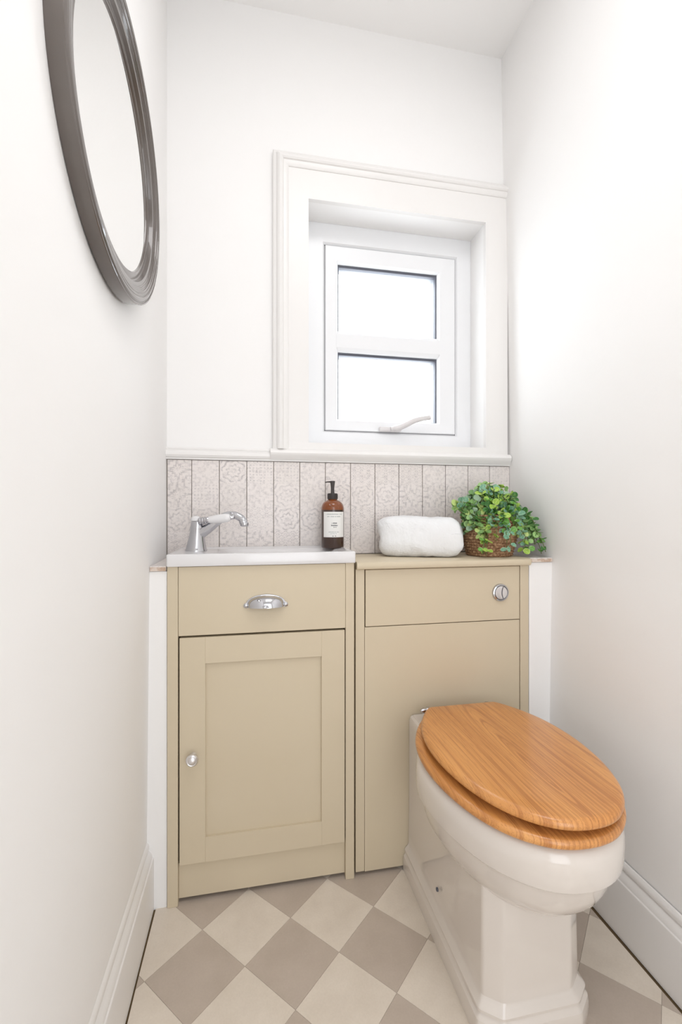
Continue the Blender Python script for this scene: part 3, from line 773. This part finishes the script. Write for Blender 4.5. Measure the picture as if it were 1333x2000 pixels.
# back block top (rounded) joins the rim
def rim(w_, yf, wb, z, yc=.925, ys=1.115, c=cx, p=.92, n=22):
    h = []
    for k in range(n+1):
        a = PI/2*k/n; h.append((w_*math.sin(a)**p, yc-(yc-yf)*math.cos(a)**1.0))
    for k in range(1, 15):
        t = k/14; e = t*t*(3-2*t); h.append((w_+(wb-w_)*e, yc+(ys-yc)*t))
    h += [(wb, ys+.03), (wb, YBK-.004), (wb-.004, YBK)]
    L_ = [(c-x, y, z) for x, y in h[::-1]]; R__ = [(c+x, y, z) for x, y in h[1:]]
    return L_ + R__
lv_ = [(.196, .085, .80, .10), (.208, .096, .790, .115), (.222, .112, .768, .120), (.236, .126, .748, .122), (.252, .140, .727, .1225), (.270, .152, .708, .1225), (.290, .162, .693, .1225), (.315, .1695, .682, .1225), (.338, .1735, .676, .1225), (.350, .1755, .673, .1225),
       (.3545, .1765, .671, .123), (.3575, .184, .663, .1235), (.362, .1875, .6585, .124), (.372, .1890, .6565, .124), (.395, .1895, .656, .1245), (.410, .1880, .6575, .1245), (.419, .1845, .661, .1235), (.425, .178, .668, .120), (.4275, .170, .677, .116), (.4275, .12, .73, .10)]
lv_ = [(z if z > .35 else .350-(.350-z)*.87, w_+.003, yf, wb) for z, w_, yf, wb in lv_]
lv_ = [(z, w_, yf, .104) for z, w_, yf, wb in lv_]
lv_ = [(z + .0035*max(0, (z-.36)/.0675), w_, yf, wb) for z, w_, yf, wb in lv_]
loft(b, [[(x if y < 1.0 else x-.0125*min(1, (y-1.0)/.1), y, zz) for x, y, zz in rim(w_, yf, wb, z, .95, 1.165)] for z, w_, yf, wb in lv_])
obj('pan', b, M['ceramic'], wt, smooth=True, angle=28)
# fixing-hole cap on the side
b = bmesh.new(); lathe(b, [(.0045, .002), (.0045, -.0012), (.003, -.002), (.0003, -.0021)], (.4232, .990, .115), 14, 'X'); obj('screw_hole', b, M['seal'], wt)

half_lid = [(0, 0), (.022, .0015), (.045, .007), (.068, .018), (.092, .036), (.114, .060), (.134, .092), (.150, .130), (.1625, .175), (.1705, .225), (.1730, .270), (.1700, .320), (.1610, .368), (.1460, .410), (.1280, .446), (.110, .474), (.097, .487), (.088, .490)]
def lid_outline(sc, y0, ox=0):
    hp = curve_pts([(x, y, 0) for x, y in half_lid], 3)
    hp = [(p.x, p.y) for p in hp]; ysc = (1.143-y0)/.490
    hh = [(x*sc, y0+y*ysc) for x, y in hp]
    return [(cx+ox-x, y) for x, y in hh[::-1]] + [(cx+ox+x, y) for x, y in hh[1:]]
def plate(bm, out, prof, crown=0, cc=(cx, .91), hole=None):
    rings = []
    for ins, z in prof:
        ring = []
        n_ = len(out)
        for i, (x, y) in enumerate(out):
            a, c_ = Vector(out[(i-1) % n_]), Vector(out[(i+1) % n_]); tdir = (c_-a).normalized(); nrm = Vector((-tdir.y, tdir.x))
            if nrm.dot(Vector((cc[0]-x, cc[1]-y))) < 0: nrm = -nrm
            ring.append((x+nrm.x*ins, y+nrm.y*ins, z))
        rings.append(ring)
    last = rings[-1]; zt = prof[-1][1]
    for s in (.8, .55, .3, .08):
        rings.append([(cc[0]+(x-cc[0])*s, cc[1]+(y-cc[1])*s, zt+crown*(1-s)) for x, y, z in last])
    loft(bm, rings)
b = bmesh.new()
plate(b, lid_outline(1.08, .6555), [(.010, .4335), (.004, .4345), (.001, .4375), (0, .4415), (.0005, .4455), (.0025, .4490), (.006, .4512), (.012, .4522)], 0)
st = obj('seat', b, M['oak'], wt, smooth=True, angle=60)
b = bmesh.new()
plate(b, lid_outline(1.0, .653, .003), [(.012, .4585), (.005, .4595), (.0012, .4620), (0, .4660), (.0008, .4705), (.0035, .4745), (.0080, .4770), (.014, .4780)], .0012)
for v in b.verts:      # the lid stands a touch proud at the front
    v.co.z += .008*max(0, (1.14-v.co.y)/.49)
ld = obj('lid', b, M['oak'], wt, smooth=True, angle=60)
b = bmesh.new()
for xx in (-.06, .06):
    for yy in (.72, 1.06): lathe(b, [(.006, .427), (.006, .4340)], (cx+xx*1.6 if yy < .9 else cx+xx*2, yy, 0), 10)
obj('bumpers', b, M['basin'], st)
b = bmesh.new()
for xx in (-.06, .06):
    lathe(b, [(.006, .4515), (.006, .4660)], (cx+xx*1.4, .76, 0), 10)
obj('lid_bumpers', b, M['basin'], ld)
for s in (-1, 1):
    b = bmesh.new()
    lathe(b, [(.012, .4276), (.012, .431), (.008, .433), (.0075, .452), (.0085, .455), (.0085, .462), (.006, .466), (.001, .467)], (cx+s*.088, 1.158, 0), 20)
    tube(b, [(cx+s*.108, 1.158, .4585), (cx+s*.100, 1.158, .4585), (cx+s*.094, 1.158, .4585), (cx+s*.04, 1.158, .4585)], [.004, .0075, .0062, .0062], 16)
    tube(b, [(cx+s*.06, 1.158, .4575), (cx+s*.06, 1.135, .4555)], .004, 8)
    obj('hinge', b, M['chrome'], wt, smooth=True, angle=50)

# ------------------------------------------------------------------ round mirror on the left wall
MC = Vector((-.256, .8725, 1.6577))
mi = thing('round_mirror', 'round wall mirror in a moulded pewter frame on the left wall', 'mirror', tuple(MC))
RO = .2590
PF = [(RO-.004, .000), (RO-.0005, .0005), (RO, .002), (RO, .0225), (RO-.0008, .0238), (RO-.0022, .0243), (RO-.0034, .0238), (RO-.0042, .0222), (RO-.0054, .0218), (RO-.0064, .0232), (RO-.0090, .0250), (RO-.0130, .0256), (RO-.0150, .0246), (RO-.0158, .0230), (RO-.0170, .0228), (RO-.0180, .0238), (RO-.0210, .0238), (RO-.0220, .0224),
      (RO-.0232, .0222), (RO-.0242, .0230), (RO-.0262, .0230), (RO-.0268, .0216), (RO-.0288, .0218), (RO-.0296, .0206), (RO-.0318, .0206), (RO-.0326, .0194), (RO-.0350, .0194), (RO-.0358, .0184), (RO-.0400, .0184), (RO-.0430, .0180), (RO-.0440, .0150), (RO-.0452, .0110), (RO-.0470, .0098), (RO-.0500, .0106), (RO-.0550, .0126), (RO-.0590, .0128), (RO-.0608, .0118), (RO-.0612, .0100), (RO-.0612, .006), (RO-.050, 0.000)]
def mpt(r, a, h):
    y, z = r*math.cos(a), r*math.sin(a)
    return (MC.x + h + .0065 + .0255*y + .0064*z, MC.y+y, MC.z+z)
b = bmesh.new(); NN = 128
R = [[b.verts.new(mpt(r, 2*PI*k/NN, h)) for r, h in PF] for k in range(NN)]
for k in range(NN):
    a_, c_ = R[k], R[(k+1) % NN]
    for j in range(len(PF)): b.faces.new((a_[j], a_[(j+1) % len(PF)], c_[(j+1) % len(PF)], c_[j]))
obj('mirror_frame', b, M['pewter'], mi, smooth=True, angle=24)
b = bmesh.new(); loft(b, [[mpt(RO-.055, 2*PI*k/NN, h) for k in range(NN)] for h in (.0015, .0092)])
obj('mirror_glass', b, M['mirror'], mi, smooth=True, angle=30)
# wall fixing behind the mirror
b = bmesh.new(); box(MC.x-.0005, MC.x+.008, MC.y-.03, MC.y+.03, MC.z+.12, MC.z+.15, .001, 1, b); obj('wall_bracket', b, M['pewter'], mi)
